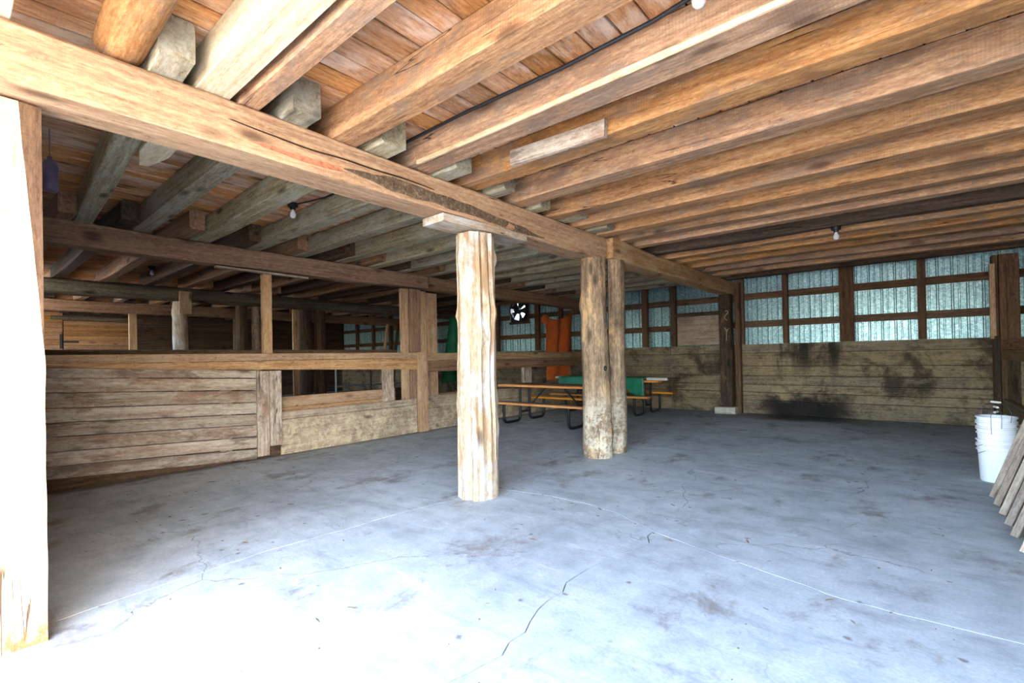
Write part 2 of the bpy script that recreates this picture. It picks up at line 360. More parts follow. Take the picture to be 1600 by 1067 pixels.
def tube(name, pts, r, mat, parent=None, n=8, bend=0.):
    P = [Vector(p) for p in pts]
    if bend:
        Q = [P[0]]
        for i in range(1, len(P)-1):
            a = (P[i-1]-P[i]); b = (P[i+1]-P[i]); d = min(bend, a.length*.45, b.length*.45); a.normalize(); b.normalize()
            for k in range(5):
                t = k/4; Q.append((P[i]+a*d)*(1-t)**2+P[i]*2*t*(1-t)+(P[i]+b*d)*t*t)
        P = Q+[P[-1]]
    o0 = P[0].copy(); vs = []; fs = []
    T = [(P[min(i+1, len(P)-1)]-P[max(i-1, 0)]).normalized() for i in range(len(P))]
    u = T[0].orthogonal().normalized()
    for i, p in enumerate(P):
        u = (u-T[i]*u.dot(T[i])).normalized(); v = T[i].cross(u)
        for j in range(n):
            a = 2*pi*j/n; q = p-o0+(u*cos(a)+v*sin(a))*r; vs.append(tuple(q))
    for i in range(len(P)-1):
        for j in range(n):
            a, b = i*n+j, i*n+(j+1) % n; fs.append((a, b, b+n, a+n))
    fs += [tuple(range(n-1, -1, -1)), tuple(range((len(P)-1)*n, len(P)*n))]
    return link(name, fixn(mesh(name, vs, fs, True, 50)), mat, Matrix.Translation(o0), parent)
def lathe(name, prof, loc, mat, parent=None, n=28, rot=None):
    closed = prof[0] == prof[-1]
    vs = []; fs = []
    for r, z in prof:
        for j in range(n): a = 2*pi*j/n; vs.append((r*cos(a), r*sin(a), z))
    for i in range(len(prof)-1):
        for j in range(n): a, b = i*n+j, i*n+(j+1) % n; fs.append((a, b, b+n, a+n))
    if not closed: fs += [tuple(range(n-1, -1, -1)), tuple(range((len(prof)-1)*n, len(prof)*n))]
    mw = Matrix.Translation(loc) @ (rot or Matrix())
    return link(name, fixn(mesh(name, vs, fs, True, 40)), mat, mw, parent)
def solid(name, pts, h, mat, z=0., parent=None):
    """flat polygon plate from its outline, thickness h downwards"""
    cx = sum(p[0] for p in pts)/len(pts); cy = sum(p[1] for p in pts)/len(pts); n = len(pts)
    vs = [(p[0]-cx, p[1]-cy, 0) for p in pts]+[(p[0]-cx, p[1]-cy, -h) for p in pts]
    fs = [tuple(range(n)), tuple(range(2*n-1, n-1, -1))]+[(i, n+i, n+(i+1) % n, (i+1) % n) for i in range(n)]
    me = fixn(mesh(name, vs, fs)); return link(name, me, mat, Matrix.Translation((cx, cy, z)), parent)
ORD = ['first', 'second', 'third', 'fourth', 'fifth', 'sixth', 'seventh', 'eighth', 'ninth', 'tenth', 'eleventh', 'twelfth', 'thirteenth', 'fourteenth', 'fifteenth', 'sixteenth', 'seventeenth', 'eighteenth', 'nineteenth', 'twentieth']

XL, XR, YB, DZ, JZ, BZ = -19.6, 5.5, 11.5, 3.16, 2.93, 2.64    # far left wall, right wall, back wall, deck, joist underside, beam underside

# ------------------------------------------------------------------ setting: floor
def wander(a, b, n, amp, seed):
    a, b = Vector(a), Vector(b); d = b-a; pn = Vector((-d.y, d.x)).normalized()
    return [tuple(a+d*(i/n)+pn*(amp*(nz(i*.37, seed)+.5*nz(i*.9, seed+5)) if 0 < i < n else 0)) for i in range(n+1)]
fl = solid('floor', [(XL-.3, -.05), (XR+.3, -.05), (XR+.3, YB+.3), (XL-.3, YB+.3)], .2, 'earth', -.012); tag(fl, 'grey worn concrete barn floor in cracked slabs', 'floor', kind='structure')
P = (-3.3, 3.6)
j1 = [(-3.46, -.05)] + [(-3.48, .37), (-3.51, .67), (-3.52, 1.1), (-3.54, 1.47), (-3.48, 1.98), (-3.45, 2.51), (-3.36, 3.1), P]
j2 = [P, (-3.05, 3.68), (-2.68, 3.74), (-2.3, 3.74), (-1.97, 3.68), (-1.52, 3.45), (-1.1, 3.33), (-.69, 3.22), (-.26, 3.12), (.23, 3.13), (.8, 3.16), (XR+.3, 3.2)]
j3 = [(-1.52, 3.45), (-1.47, 3.11), (-1.56, 2.8), (-1.59, 2.47), (-1.56, 2.15), (-1.51, 1.91), (-1.44, 1.61), (-1.5, 1.33), (-1.4, .6), (-1.45, -.05)]
j4 = wander(P, (-3.2, YB+.3), 22, .04, 3); j5 = wander((-7.08, -.05), (-7.08, YB+.3), 10, 0, 1)
g = .0035
def sub(line, a=.3, seed=1):
    out = []
    for i in range(len(line)-1):
        p, q = Vector(line[i]), Vector(line[i+1]); n = max(1, int((q-p).length/.09)); pn = Vector((-(q-p).y, (q-p).x)).normalized()
        out += [tuple(p+(q-p)*(k/n)+pn*(.018*a*nz((i*7+k)*.8, seed)*2 if k else 0)) for k in range(n)]
    return out+[line[-1]]
j1, j2, j3 = sub(j1, .8, 2), sub(j2, .8, 9), sub(j3, 1.4, 17)
def sh(line, dx, dy): return [(p[0]+dx, p[1]+dy) for p in line]
k3 = min(range(len(j2)), key=lambda i: (j2[i][0]+1.52)**2+(j2[i][1]-3.45)**2)
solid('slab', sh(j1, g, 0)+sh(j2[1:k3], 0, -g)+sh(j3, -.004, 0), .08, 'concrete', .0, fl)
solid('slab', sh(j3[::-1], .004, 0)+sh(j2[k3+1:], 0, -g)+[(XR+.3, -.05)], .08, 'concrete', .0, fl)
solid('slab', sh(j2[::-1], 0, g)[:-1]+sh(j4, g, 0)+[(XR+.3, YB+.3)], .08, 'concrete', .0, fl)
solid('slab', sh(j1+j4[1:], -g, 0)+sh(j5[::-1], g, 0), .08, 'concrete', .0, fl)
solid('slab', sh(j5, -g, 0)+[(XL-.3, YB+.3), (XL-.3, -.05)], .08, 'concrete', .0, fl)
tag(solid('ground', [(-60, -60), (60, -60), (60, -.05), (-60, -.05)], .3, 'gravel', -.01), 'pale gravel yard outside the open front', 'ground', kind='structure')

# ------------------------------------------------------------------ setting: ceiling deck
ce = solid('ceiling', [(XL-.3, -2.0), (XR+.3, -2.0), (XR+.3, YB+.3), (XL-.3, YB+.3)], .1, 'dark', DZ+.16); tag(ce, 'loft floor of orange boards seen from below', 'ceiling', kind='structure')  # runs past the front as an unseen overhang, added to hold back skylight
rd = random.Random(4)
x = XL; i = 0
while x < XR:
    w = (.205, .185, .165, .195)[i % 4]; cut = (4.7, 6.9, 5.6, 8.2)[(i*3) % 4]; zz = DZ+.015+rd.uniform(-.004, .004)
    for a, b in ((-.35, cut-.003), (cut+.003, YB)):
        board('deck_board', (x+w/2, a, zz), (x+w/2, b, zz), w-.012, .03, 'deck', ce)
    x += w; i += 1

# ------------------------------------------------------------------ setting: walls
def corr(name, x0, x1, z0, z1, y, parent):
    """ribbed galvanised sheet facing -Y"""
    prof = []; x = 0.; L = x1-x0
    while x < L-.001:
        for dx, dy in ((0, 0), (.014, -.03), (.03, -.03), (.044, 0), (.095, 0), (.103, -.009), (.118, -.009), (.126, 0)):
            if x+dx < L: prof.append((x+dx, dy))
        x += .2
    prof.append((L, 0)); n = len(prof)
    vs = [(a, b, z) for z in (0, z1-z0) for a, b in prof]+[(a, b+.002, z) for z in (0, z1-z0) for a, b in prof]
    fs = [(i, i+1, n+i+1, n+i) for i in range(n-1)]+[(2*n+i, 3*n+i, 3*n+i+1, 2*n+i+1) for i in range(n-1)]
    return link(name, mesh(name, vs, fs), 'metal', Matrix.Translation((x0, y, z0)), parent)
wb = solid('wall_back', [(XL-.3, YB+.12), (XR+.3, YB+.12), (XR+.3, YB+.2), (XL-.3, YB+.2)], .08, 'dark', .08)
tag(wb, 'back wall of soiled planks below bare galvanised siding', 'wall', kind='structure')
xs = XL-.2; k = 0
FANX, FANZ = -9.35, 2.8
while xs < XR:
    xe = min(xs+.8, XR+.2)
    if xs < FANX-.36 < xe or xs < FANX+.36 < xe or (xs > FANX-.36 and xe < FANX+.36):
        a, b = max(xs, FANX-.36), min(xe, FANX+.36)
        if a-xs > .02: corr('siding_sheet', xs, a, 1.4, DZ+.06, YB+.12, wb)
        if xe-b > .02: corr('siding_sheet', b, xe, 1.4, DZ+.06, YB+.12, wb)
        corr('siding_sheet', a, b, 1.4, FANZ-.36, YB+.12, wb)
    else: corr('siding_sheet', xs, xe, 1.4, DZ+.06, YB+.12, wb)
    xs = xe; k += 1
rows = [(0.0, .30), (.306, .47), (.475, .64), (.645, .835), (.84, 1.05), (1.055, 1.335), (1.34, 1.53)]
segs = [(XL, -15.4), (-15.39, -11.6), (-11.59, -7.15), (-7.14, -4.5), (-4.49, -3.1), (-3.09, 1.14), (1.15, XR)]
for (a, b) in segs:
    for z0, z1 in rows:
        dy = rd.uniform(-.006, .006); slab('wall_plank', a, b-.006, YB-.04+dy, YB+.0+dy, z0+.004, z1, 'wallplank', wb)
    slab('backing_board', a, b, YB+.02, YB+.04, 0.02, 1.5, 'dark', wb)
studs = [(-2.88, .13), (-2.0, .1), (-.93, .24), (.2, .12), (-4.42, .13), (-5.16, .15), (-6.0, .12), (-6.95, .14), (-7.75, .12), (-8.6, .16), (-10.2, .12), (-11.2, .2), (-12.4, .12), (-13.6, .14), (-14.8, .12), (-16, .14), (-17.2, .12), (-18.4, .14), (2.4, .12), (3.5, .12), (4.5, .12)]
for x, w in studs: slab('stud', x-w/2, x+w/2, YB-.05, YB+.05, 1.535, DZ, 'stud', wb)
for z in (2.6, 1.98):
    xs = XL
    for xe in (-15.4, -11.6, -9.75 if z == 2.6 else -8.9, -4.5, -2.95, 1.1, XR):
        a = xs if not (z == 2.6 and xs == -9.75) else -8.95
        slab('girt', a, xe-.01, YB+.05, YB+.1, z-.07, z+.07, 'stud', wb); xs = xe
slab('plywood_panel', -4.33, -3.32, YB-.02, YB+.0, 1.55, 2.24, 'panel', wb)
slab('panel_header', -4.35, -3.3, YB-.03, YB+.02, 2.25, 2.33, 'dark', wb)

wl_ = solid('wall_left', [(XL-.25, -.1), (XL-.08, -.1), (XL-.08, YB+.2), (XL-.25, YB+.2)], 3.3, 'dark', 3.25); tag(wl_, 'far wall of horizontal boards beyond the stalls', 'wall', kind='structure')
z = 0.
while z < DZ:
    h = (.17, .155, .18)[int(z*10) % 3]
    for a, b in ((-.05, 2.26), (4.05, 7.6), (7.61, YB)): slab('wall_board', XL-.06, XL-.02, a, b, z, min(DZ, z+h-.008), 'dark' if a > 2 else 'farwall', wl_)
    z += h
dr = empty('door_1', (XL, 2.3, 0)); tag(dr, 'pale wooden boarded door with iron strap hinge in far wall', 'door', kind='structure')
z = .02
while z < 2.7:
    slab('door_board', XL-.05, XL-.01, 2.28, 4.02, z, z+.142, 'farwall', dr); z += .15
slab('door_header', XL-.06, XL+.03, 2.0, 4.2, 2.73, 2.86, 'barkbeam', dr)
hg = slab('hinge_leaf', XL-.01, XL+.005, 2.19, 2.25, 1.86, 2.3, 'iron', dr); slab('hinge_strap', XL-.01, XL+.008, 2.25, 2.62, 2.04, 2.1, 'iron', hg)
tag(solid('wall_right', [(XR, -.1), (XR+.2, -.1), (XR+.2, YB+.2), (XR, YB+.2)], 3.3, 'dark', 3.25), 'dark boarded wall at the right end', 'wall', kind='structure')
wf = solid('wall_front', [(-9.9, -.12), (-3.6, -.12), (-3.6, -.02), (-9.9, -.02)], 3.3, 'gate', 3.25); tag(wf, 'front wall closing the middle bay left of the pale post', 'wall', kind='structure')
tag(solid('wall_front', [(XL-.2, -.115), (-13.2, -.115), (-13.2, -.025), (XL-.2, -.025)], 1.7, 'gate', 1.65), 'front wall below the added stall windows', 'wall', kind='structure')  # unseen window gaps above this wall, added to bring daylight into the stalls
tag(solid('wall_front', [(-11.3, -.115), (-9.9, -.115), (-9.9, -.025), (-11.3, -.025)], 2.2, 'gate', 2.15), 'front wall below the small high added stall window', 'wall', kind='structure')  # unseen gap above it, added to light the gated stall bay
for a, b in ((-13.2, -11.3), (-16.4, -14.8), (XL-.2, -18.4)):
    tag(solid('wall_front', [(a, -.12), (b, -.12), (b, -.02), (a, -.02)], 3.3, 'gate', 3.25), 'front wall pier between the added stall windows', 'wall', 'front wall piers', 'structure')  # piers frame the unseen window gaps added for daylight
wf2 = solid('wall_front', [(2.2, -.12), (XR+.2, -.12), (XR+.2, .02), (2.2, .02)], 3.3, 'gate', 3.25); tag(wf2, 'front wall closing the bay right of the opening', 'wall', kind='structure')

# ------------------------------------------------------------------ main timbers
def beam_main():
    t = timber('main_beam', (-3.25, -.3, 2.785), (-3.25, 5.72, 2.785), .3, .29, 'beam', 11, wane=.014, wob=.01, step=.14)
    return t
b1 = tag(beam_main(), 'large squared timber beam from the left post to the twin posts', 'beam')
def strip(name, y0, y1, zf, hf, mat, parent, x=-3.1, off=.006, seed=1):
    """raised irregular patch lying on the +X face of the main beam"""
    n = int((y1-y0)/.06); vs = []; fs = []
    for i in range(n+1):
        t = i/n; y = y0+(y1-y0)*t; e = min(1, t*6, (1-t)*6)
        zc = zf(t)+.012*nz(y*3, seed); hh = hf(t)*e*(1+.35*nz(y*5, seed+3))+.002
        xb = x+off
        vs += [(xb-.03, y-y0, zc-hh), (xb, y-y0, zc-hh*.8), (xb+.006*nz(y*9, seed), y-y0, zc), (xb, y-y0, zc+hh*.8), (xb-.03, y-y0, zc+hh)]
    for i in range(n):
        for j in range(4): a = i*5+j; fs.append((a, a+1, a+6, a+5))
    me = fixn(mesh(name, vs, fs, True, 60)); return link(name, me, mat, Matrix.Translation((0, y0, 0)), parent)
tag(strip('bark_strip', 1.85, 4.3, lambda t: 2.735-.05*t+.015*sin(t*5), lambda t: .06-.015*t, 'bark', b1, off=.009, seed=5), 'dark bark left along the lower edge')
tag(strip('paint_streak', 1.2, 1.86, lambda t: 2.72-.01*t, lambda t: .012+.012*t, 'redwood', b1, off=.004, seed=9), 'red paint streak')
tag(strip('drying_check', .35, 2.7, lambda t: 2.815-.02*t+.012*sin(t*9), lambda t: .0035, 'check', b1, off=.0045, seed=19), 'dark drying crack')
b2 = tag(timber('main_beam', (-3.18, 5.78, 2.8), (-3.1, 11.42, 2.78), .28, .27, 'rail', 12, wane=.03, wob=.012), 'darker timber beam from the twin posts to the back wall', 'beam')
fb = tag(timber('fence_beam', (-7.1, -.1, 2.785), (-7.1, 5.9, 2.8), .24, .26, 'brown', 13, wane=.02, wob=.012), 'brown squared beam above the gate and plank fence', 'beam')
fb2 = tag(timber('fence_beam', (-7.12, 5.95, 2.79), (-7.12, 11.4, 2.78), .24, .25, 'brown', 14, wane=.02), 'brown beam above the fence behind the picnic tables', 'beam')
tag(log('bark_beam', (-11.75, -.1, 2.79), (-11.75, 11.4, 2.79), .155, .14, 'barkbeam', 15, .06, step=.25), 'rough grey bark beam in the dark stalls', 'beam')
tag(timber('stall_beam', (-15.4, -.1, 2.79), (-15.4, 11.4, 2.79), .24, .27, 'brown', 16), 'farthest brown beam before the boarded far wall', 'beam')

# posts
def front_post():
    vs = []; fs = []; mi = []; n = 40; X0, X1, Y0, Y1 = -.16, .16, -.16, .16
    for i in range(n+1):
        z = 2.63*i/n; cc = .008+.085*max(0, (z-1.35)/1.28)**1.1+.006*nz(z*4, 3); e = .004*nz(z*2.5, 8)
        rot_ = max(0, 1-z/.3)*.02*nz(z*14, 2)
        vs += [(z, X0, Y0), (z, X1+e, Y0), (z, X1+e+rot_, -.03+.004*nz(z*3, 1)), (z, X1+e, Y1-cc), (z, X1-cc*.12+e, Y1-.01), (z, X0, Y1)]
    for i in range(n):
        for j in range(6):
            a, b = i*6+j, i*6+(j+1) % 6; fs.append((a, b, b+6, a+6)); mi.append(1 if j == 3 else 0)
    fs += [tuple(range(5, -1, -1)), tuple(range(n*6, n*6+6))]; mi += [0, 0]
    me = mesh('front_post', vs, fs); me.materials.append(M['post']); me.materials.append(M['stud']); me.polygons.foreach_set('material_index', mi)
    fixn(me)
    return link('front_post', me, None, Matrix(((0, 1, 0, -3.43), (0, 0, 1, .16), (1, 0, 0, 0), (0, 0, 0, 1))))
lp = front_post()
tag(lp, 'pale sunlit squared post at the left edge of the opening', 'post')
cp = log('log_post', (-3.28, 3.36, 0), (-3.28, 3.36, 2.55), .20, .185, 'peeled', 22, .04, knobs=16, flute=.045, step=.06, na=44)
tag(cp, 'pale peeled log post standing alone in front', 'post')
bo = board('bolster', (-3.26, 2.82, 2.6), (-3.22, 3.95, 2.605), .3, .07, 'peeled'); tag(bo, 'pale bolster plank between lone log post and beam', 'plank')
ta = log('log_post', (-3.215, 5.6, 0), (-3.225, 5.57, 2.64), .19, .168, 'barklog', 23, .05, knobs=8, flute=.02, step=.06, na=36)
tag(ta, 'left of the twin log posts, patchy bark with bared knots', 'post')
tb = log('log_post', (-3.2, 6.02, 0), (-3.18, 6.02, 2.665), .175, .165, 'barklog', 24, .05, knobs=5, flute=.02, step=.08, na=32, flat=[(pi*1.15, .35)])
tag(tb, 'right of the twin log posts, split with one flat face', 'post')
tag(lathe('iron_ring', [(.022, 0), (.034, 0), (.034, .012), (.022, .012), (.022, 0)], (-3.035, 5.5, 1.18), 'iron', rot=Matrix.Rotation(pi/2, 4, 'Y') @ Matrix.Rotation(.5, 4, 'Z')), 'small iron ring on the left twin post', 'ring')
wp = log('wall_post', (-3.12, 11.22, .16), (-3.12, 11.22, 2.66), .165, .155, 'blackpost', 25, .04, flute=.02, flat=[(0, .8), (pi/2, .8), (pi, .8), (pi*1.5, .8)])
tag(wp, 'blackened post on a stone block at the back wall', 'post')
for k, (z, pts) in enumerate(((2.17, [(-.03, .1), (.02, .12), (.04, .07), (-.03, .0), (-.04, -.06), (.02, -.1)]), (1.78, [(-.05, .14), (0, .06), (.06, .12), (0, .06), (-.01, -.16)]))):
    tube('chalk_mark', [(-3.08+a, 11.22-.135, z+b) for a, b in pts], .007, 'pulp', wp, 5, .03)
sb = timber('stone_block', (-3.36, 11.2, .082), (-2.93, 11.2, .082), .3, .155, 'stone', 26, wane=.03, wob=.01, step=.08); tag(sb, 'pale stone block under the blackened wall post', 'stone')
jb = slab('jamb_post', -2.96, -2.86, 11.3, 11.44, 0, 2.9, 'stud'); tag(jb, 'narrow reddish post right of the blackened post', 'post')
cpst = empty('corner_post', (1.22, 11.35, 0)); tag(cpst, 'built-up corner post of brown planks at the right end', 'post')
slab('plank', 1.17, 1.4, 11.22, 11.42, 0, 2.9, 'stud', cpst); slab('plank', 1.09, 1.16, 11.25, 11.43, 0, 2.9, 'stud', cpst); slab('cleat', 1.05, 1.12, 11.16, 11.22, 1.5, 2.75, 'rail', cpst)
slab('cleat', 1.09, 1.16, 11.16, 11.22, .0, 1.55, 'dark', cpst); slab('cleat', 1.25, 1.4, 11.17, 11.215, 1.5, 2.8, 'stud', cpst)

# ------------------------------------------------------------------ joists
GR = 'ceiling joists over the front bay'
rj = [(.04, .2, 'white', 'pale sawn stub joist in the top left corner'), (.48, .7, 'log', 'thick round-bellied log joist at the top left'), (.93, 1.11, 'white', 'whitish sawn joist beside a narrow brown one'), (1.15, 1.28, 'joist', 'narrow brown joist against the whitish joist'),
      (1.77, 1.98, 'joist', 'big squared joist with grey-stained side, third from the left corner'), (2.46, 2.68, 'joist', 'joist with a black cable along its top and a pale split edge'), (3.05, 3.26, 'joist', 'joist with a short grey block nailed to its side'),
      (3.73, 3.93, 'joist', ''), (4.38, 4.57, 'joist', ''), (4.97, 5.15, 'joist', ''), (5.5, 5.68, 'joist', ''), (6.03, 6.21, 'joist', ''), (6.5, 6.67, 'joist', ''), (7.2, 7.4, 'bark', 'dark bark-covered joist near the back wall'),
      (7.68, 7.86, 'joist', ''), (8.2, 8.4, 'joist', ''), (8.8, 8.98, 'joist', ''), (9.45, 9.63, 'joist', ''), (10.1, 10.28, 'joist', ''), (10.8, 10.98, 'dark', 'blackened last joist before the back wall')]
n = 0
for k, (a, b, m, lab) in enumerate(rj):
    yc, w = (a+b)/2, b-a; h = DZ-JZ-.005; zc = JZ+h/2+.002; x0 = -3.45
    if k == 2: x0 = -4.65
    if m == 'log': o = log('ceiling_joist', (XR, yc, zc), (-3.2, yc+.01, zc+.0), .105, .11, 'joist', 40+k, .04, step=.2, flat=[(pi/2, .95), (-pi/2, .93)])
    elif m == 'white': o = timber('ceiling_joist', (XR, yc, zc), (x0 if k == 2 else -3.3, yc, zc), w, h, 'white', 40+k, wane=.006, wob=.003, round_end=.14 if k == 2 else 0)
    elif m == 'bark': o = timber('ceiling_joist', (x0, yc, zc), (XR, yc, zc), w, h, 'dark', 40+k, wane=.04, wob=.01)
    else: o = timber('ceiling_joist', (x0, yc, zc), (XR, yc+rd.uniform(-.02, .02), zc), w, h, m, 40+k, wane=.012, wob=.007, step=.16)
    if m == 'bark': pass
    if not lab: lab = 'orange squared joist, %s from the grey-block joist towards the back' % ORD[k-7]
    tag(o, lab, 'joist', GR)
cabj = [o for o in bpy.data.objects if o.get('label', '').startswith('joist with a black cable')][0]
se = timber('split_edge', (-3.02, 2.466, JZ+.016), (1.0, 2.466, JZ+.016), .03, .034, 'post_plain', 301, wane=.012, wob=.008, parent=cabj, step=.12); tag(se, 'pale split lower edge')
blk = board('joist_block', (-2.5, 3.03, 3.0), (-1.62, 3.02, 2.965), .045, .125, 'gate', ref=(0, 0, 1)); tag(blk, 'short grey block nailed to a joist side', 'block')
tube('power_cable', [(-3.15, 2.42, 3.12), (-2.4, 2.42, 3.125), (-1.6, 2.425, 3.11), (-1.0, 2.42, 3.12), (-.76, 2.4, 3.135)], .012, 'cable')
tag(bpy.data.objects['power_cable'], 'black power cable along the top of a joist', 'cable')

GC = 'ceiling joists over the middle bay'
cj = [(.92, 1.13), (1.4, 1.58), (2.03, 2.25), (2.71, 2.89), (3.36, 3.53), (4.03, 4.2), (4.62, 4.8), (5.25, 5.42), (5.88, 6.05), (6.5, 6.68), (7.1, 7.28), (7.75, 7.92), (8.35, 8.55), (9.0, 9.18), (9.65, 9.82), (10.3, 10.48), (10.9, 11.05)]
for k, (a, b) in enumerate(cj):
    h = DZ-JZ-.005; w = b-a; x1 = -2.86+rd.uniform(-.08, .06)
    yc0 = (a+b)/2; yc1 = yc0
    # laps beside the front-bay joists: keep the overlap clear of them
    for ra, rb, _, _ in rj:
        if ra-.0 < yc1+w/2+.005 and rb > yc1-w/2-.005: x1 = -3.47
    if k == 0: x1, yc0, yc1, w = -2.88, .995, .775, .165
    o = timber('ceiling_joist', (-7.28, yc0, JZ+h/2+.002), (x1, yc1, JZ+h/2+.002), w, h, 'grey', 70+k, wane=.018, wob=.008, step=.2)
    tag(o, 'grey-green weathered joist over the middle bay, %s from the front' % ORD[k], 'joist', GC)
GB = 'ceiling joists over the gated stall bay'
for k, (a, b) in enumerate(cj):
    w = .16; y = a-.02-w/2; h = DZ-JZ-.01; x1 = -6.55+rd.uniform(-.1, .12)
    o = timber('ceiling_joist', (-11.95, y, JZ+h/2+.002), (x1, y, JZ+h/2+.002), w, h, 'dark' if k % 2 else 'brown', 100+k, wane=.02, wob=.008, step=.5)
    tag(o, 'old brown joist over the gated stall bay, %s from the front' % ORD[k], 'joist', GB)
GD = 'ceiling joists over the far stalls'
for bay, (xa, xb) in enumerate(((-15.6, -11.3), (XL, -15.1))):
    for k in range(13):
        y = 1.32+k*.75+(.2 if bay else 0)
        o = timber('ceiling_joist', (xa, y, JZ+.11), (xb, y, JZ+.11), .16, .21, 'rail' if bay == 0 else 'dark', 140+k+20*bay, step=.7)
        tag(o, '%s joist over the %s far stall, %s from the front' % (('tan', 'nearer', ORD[k]) if bay == 0 else ('dark', 'farther', ORD[k])), 'joist', GD)

# ------------------------------------------------------------------ left fence and gate
FX = -7.0
fe = empty('plank_fence', (FX, 3, 0)); tag(fe, 'plank fence with double top rail left of the picnic tables', 'fence')
slab('rail', FX+.0, FX+.05, -.0, 5.57, 1.365, 1.465, 'rail', fe)
def prism_yz(name, pts, x0, x1, mat, parent):
    y0, z0 = pts[0]; n = len(pts); vs = [(p[0]-y0, x0-x, p[1]-z0) for x in (x0, x1) for p in pts]
    fs = [tuple(range(n)), tuple(range(2*n-1, n-1, -1))]+[(i, (i+1) % n, n+(i+1) % n, n+i) for i in range(n)]
    return link(name, fixn(mesh(name, vs, fs)), mat, Matrix(((0, -1, 0, x0), (1, 0, 0, y0), (0, 0, 1, z0), (0, 0, 0, 1))), parent)
prism_yz('rail', [(0, 1.33), (5.57, 1.155), (5.57, 1.36), (0, 1.36)], FX+.0, FX+.042, 'rail', fe)
slab('back_rail', -7.24, -7.18, -.0, 5.28, 1.42, 1.525, 'dark', fe)
slab('panel_board', FX-.02, FX+.02, 3.1, 5.57, .0, .505, 'panel', fe); slab('panel_board', FX-.02, FX+.018, 3.1, 5.57, .51, .62, 'panel', fe)
slab('panel_board', FX-.025, FX+.018, .02, 3.09, .0, .2, 'dark', fe)
slab('back_board', -7.24, -7.19, 3.0, 5.25, .5, .66, 'rail', fe); slab('back_board', -7.24, -7.19, 3.0, 5.25, .665, .82, 'rail', fe)
slab('post_board', FX+.03, FX+.085, 5.575, 5.8, 0, 1.475, 'rail', fe)
slab('rail', FX, FX+.05, 5.805, 11.3, 1.315, 1.455, 'rail', fe); slab('rail', FX-.01, FX+.045, 5.805, 11.3, 1.1, 1.31, 'brown', fe)
slab('panel_board', FX-.02, FX+.02, 5.805, 11.4, 0, .41, 'panel', fe); slab('panel_board', FX-.02, FX+.018, 5.805, 11.4, .415, .645, 'panel', fe)
slab('short_post', FX-.14, FX-.05, 4.93, 5.12, 0, 1.2, 'gate', fe); slab('short_post', FX-.14, FX-.05, 8.85, 9.15, 0, 1.25, 'gate', fe)
slab('back_board', -7.24, -7.19, 6.25, 11.3, .5, .66, 'brown', fe)
tag(slab('fence_upright', -7.12, -7.03, 2.9, 3.02, 1.47, 2.6, 'rail'), 'slim square upright from gate top rail to beam', 'post')
tag(board('beam_batten', (-7.03, 2.3, 2.625), (-7.03, 3.55, 2.615), .08, .03, 'gate'), 'thin pale batten under the beam over the slim upright', 'batten')
pc = empty('post_cluster', (-7.1, 5.8, 0)); tag(pc, 'cluster of upright posts and boards in the plank fence', 'post')
timber('side_board', (-7.09, 5.4, 0), (-7.09, 5.4, 2.64), .06, .17, 'rail', 31, wane=.012, wob=.012, parent=pc, step=.1, ref=(0, 1, 0))
slab('post', -7.16, -7.045, 5.5, 5.75, 0, 2.65, 'brown', pc); slab('side_board', -7.1, -7.05, 5.755, 5.89, 0, 2.63, 'rail', pc); slab('side_board', -7.15, -7.1, 5.93, 6.2, 0, 2.62, 'rail', pc)
ga = empty('board_gate', (FX+.1, 1.5, 0)); tag(ga, 'sagging grey gate of eight horizontal boards', 'gate')
z0s = [1.335, 1.22, 1.07, .90, .75, .60, .44, .29, .16]; z1s = [1.25, 1.14, .97, .81, .65, .5, .34, .18, .02]   # seams at Y .72 and 2.45
for k in range(8):
    def zz(s, y): return z0s[s]+(z1s[s]-z0s[s])*(y-.72)/1.73
    ya, yb = .03, 2.74; hh = (z0s[k]-z0s[k+1]+z1s[k]-z1s[k+1])/2-.009
    board('gate_board', (FX+.075, ya, (zz(k, ya)+zz(k+1, ya))/2), (FX+.075, yb, (zz(k, yb)+zz(k+1, yb))/2), .03, hh, 'gate', ga)
slab('stile', FX+.055, FX+.095, 2.75, 2.91, .04, 1.22, 'gate', ga); slab('stile', FX+.05, FX+.08, 2.925, 3.09, .16, 1.22, 'gate', ga)
slab('back_brace', FX+.028, FX+.055, .2, .34, .2, 1.2, 'gate', ga); slab('back_brace', FX+.028, FX+.055, 2.3, 2.44, .1, 1.1, 'gate', ga)

# right fence
rf = empty('plank_fence', (1.2, 7, 0)); tag(rf, 'plank fence with open gap at the right edge behind the pails', 'fence')
slab('rail', 1.18, 1.22, 3.0, 11.15, 1.32, 1.48, 'brown', rf); slab('rail', 1.18, 1.22, 3.0, 11.15, 1.16, 1.315, 'brown', rf)
slab('panel_board', 1.18, 1.22, 3.0, 11.15, 0, .26, 'panel', rf); slab('panel_board', 1.18, 1.22, 3.0, 11.15, .265, .51, 'wallplank', rf)
for y in (3.2, 6.0, 8.8): slab('fence_post', 1.225, 1.345, y-.06, y+.06, 0, 1.5, 'brown', rf)
slab('panel_board', 1.23, 1.26, 9.9, 11.1, .52, 1.16, 'wallplank', rf)

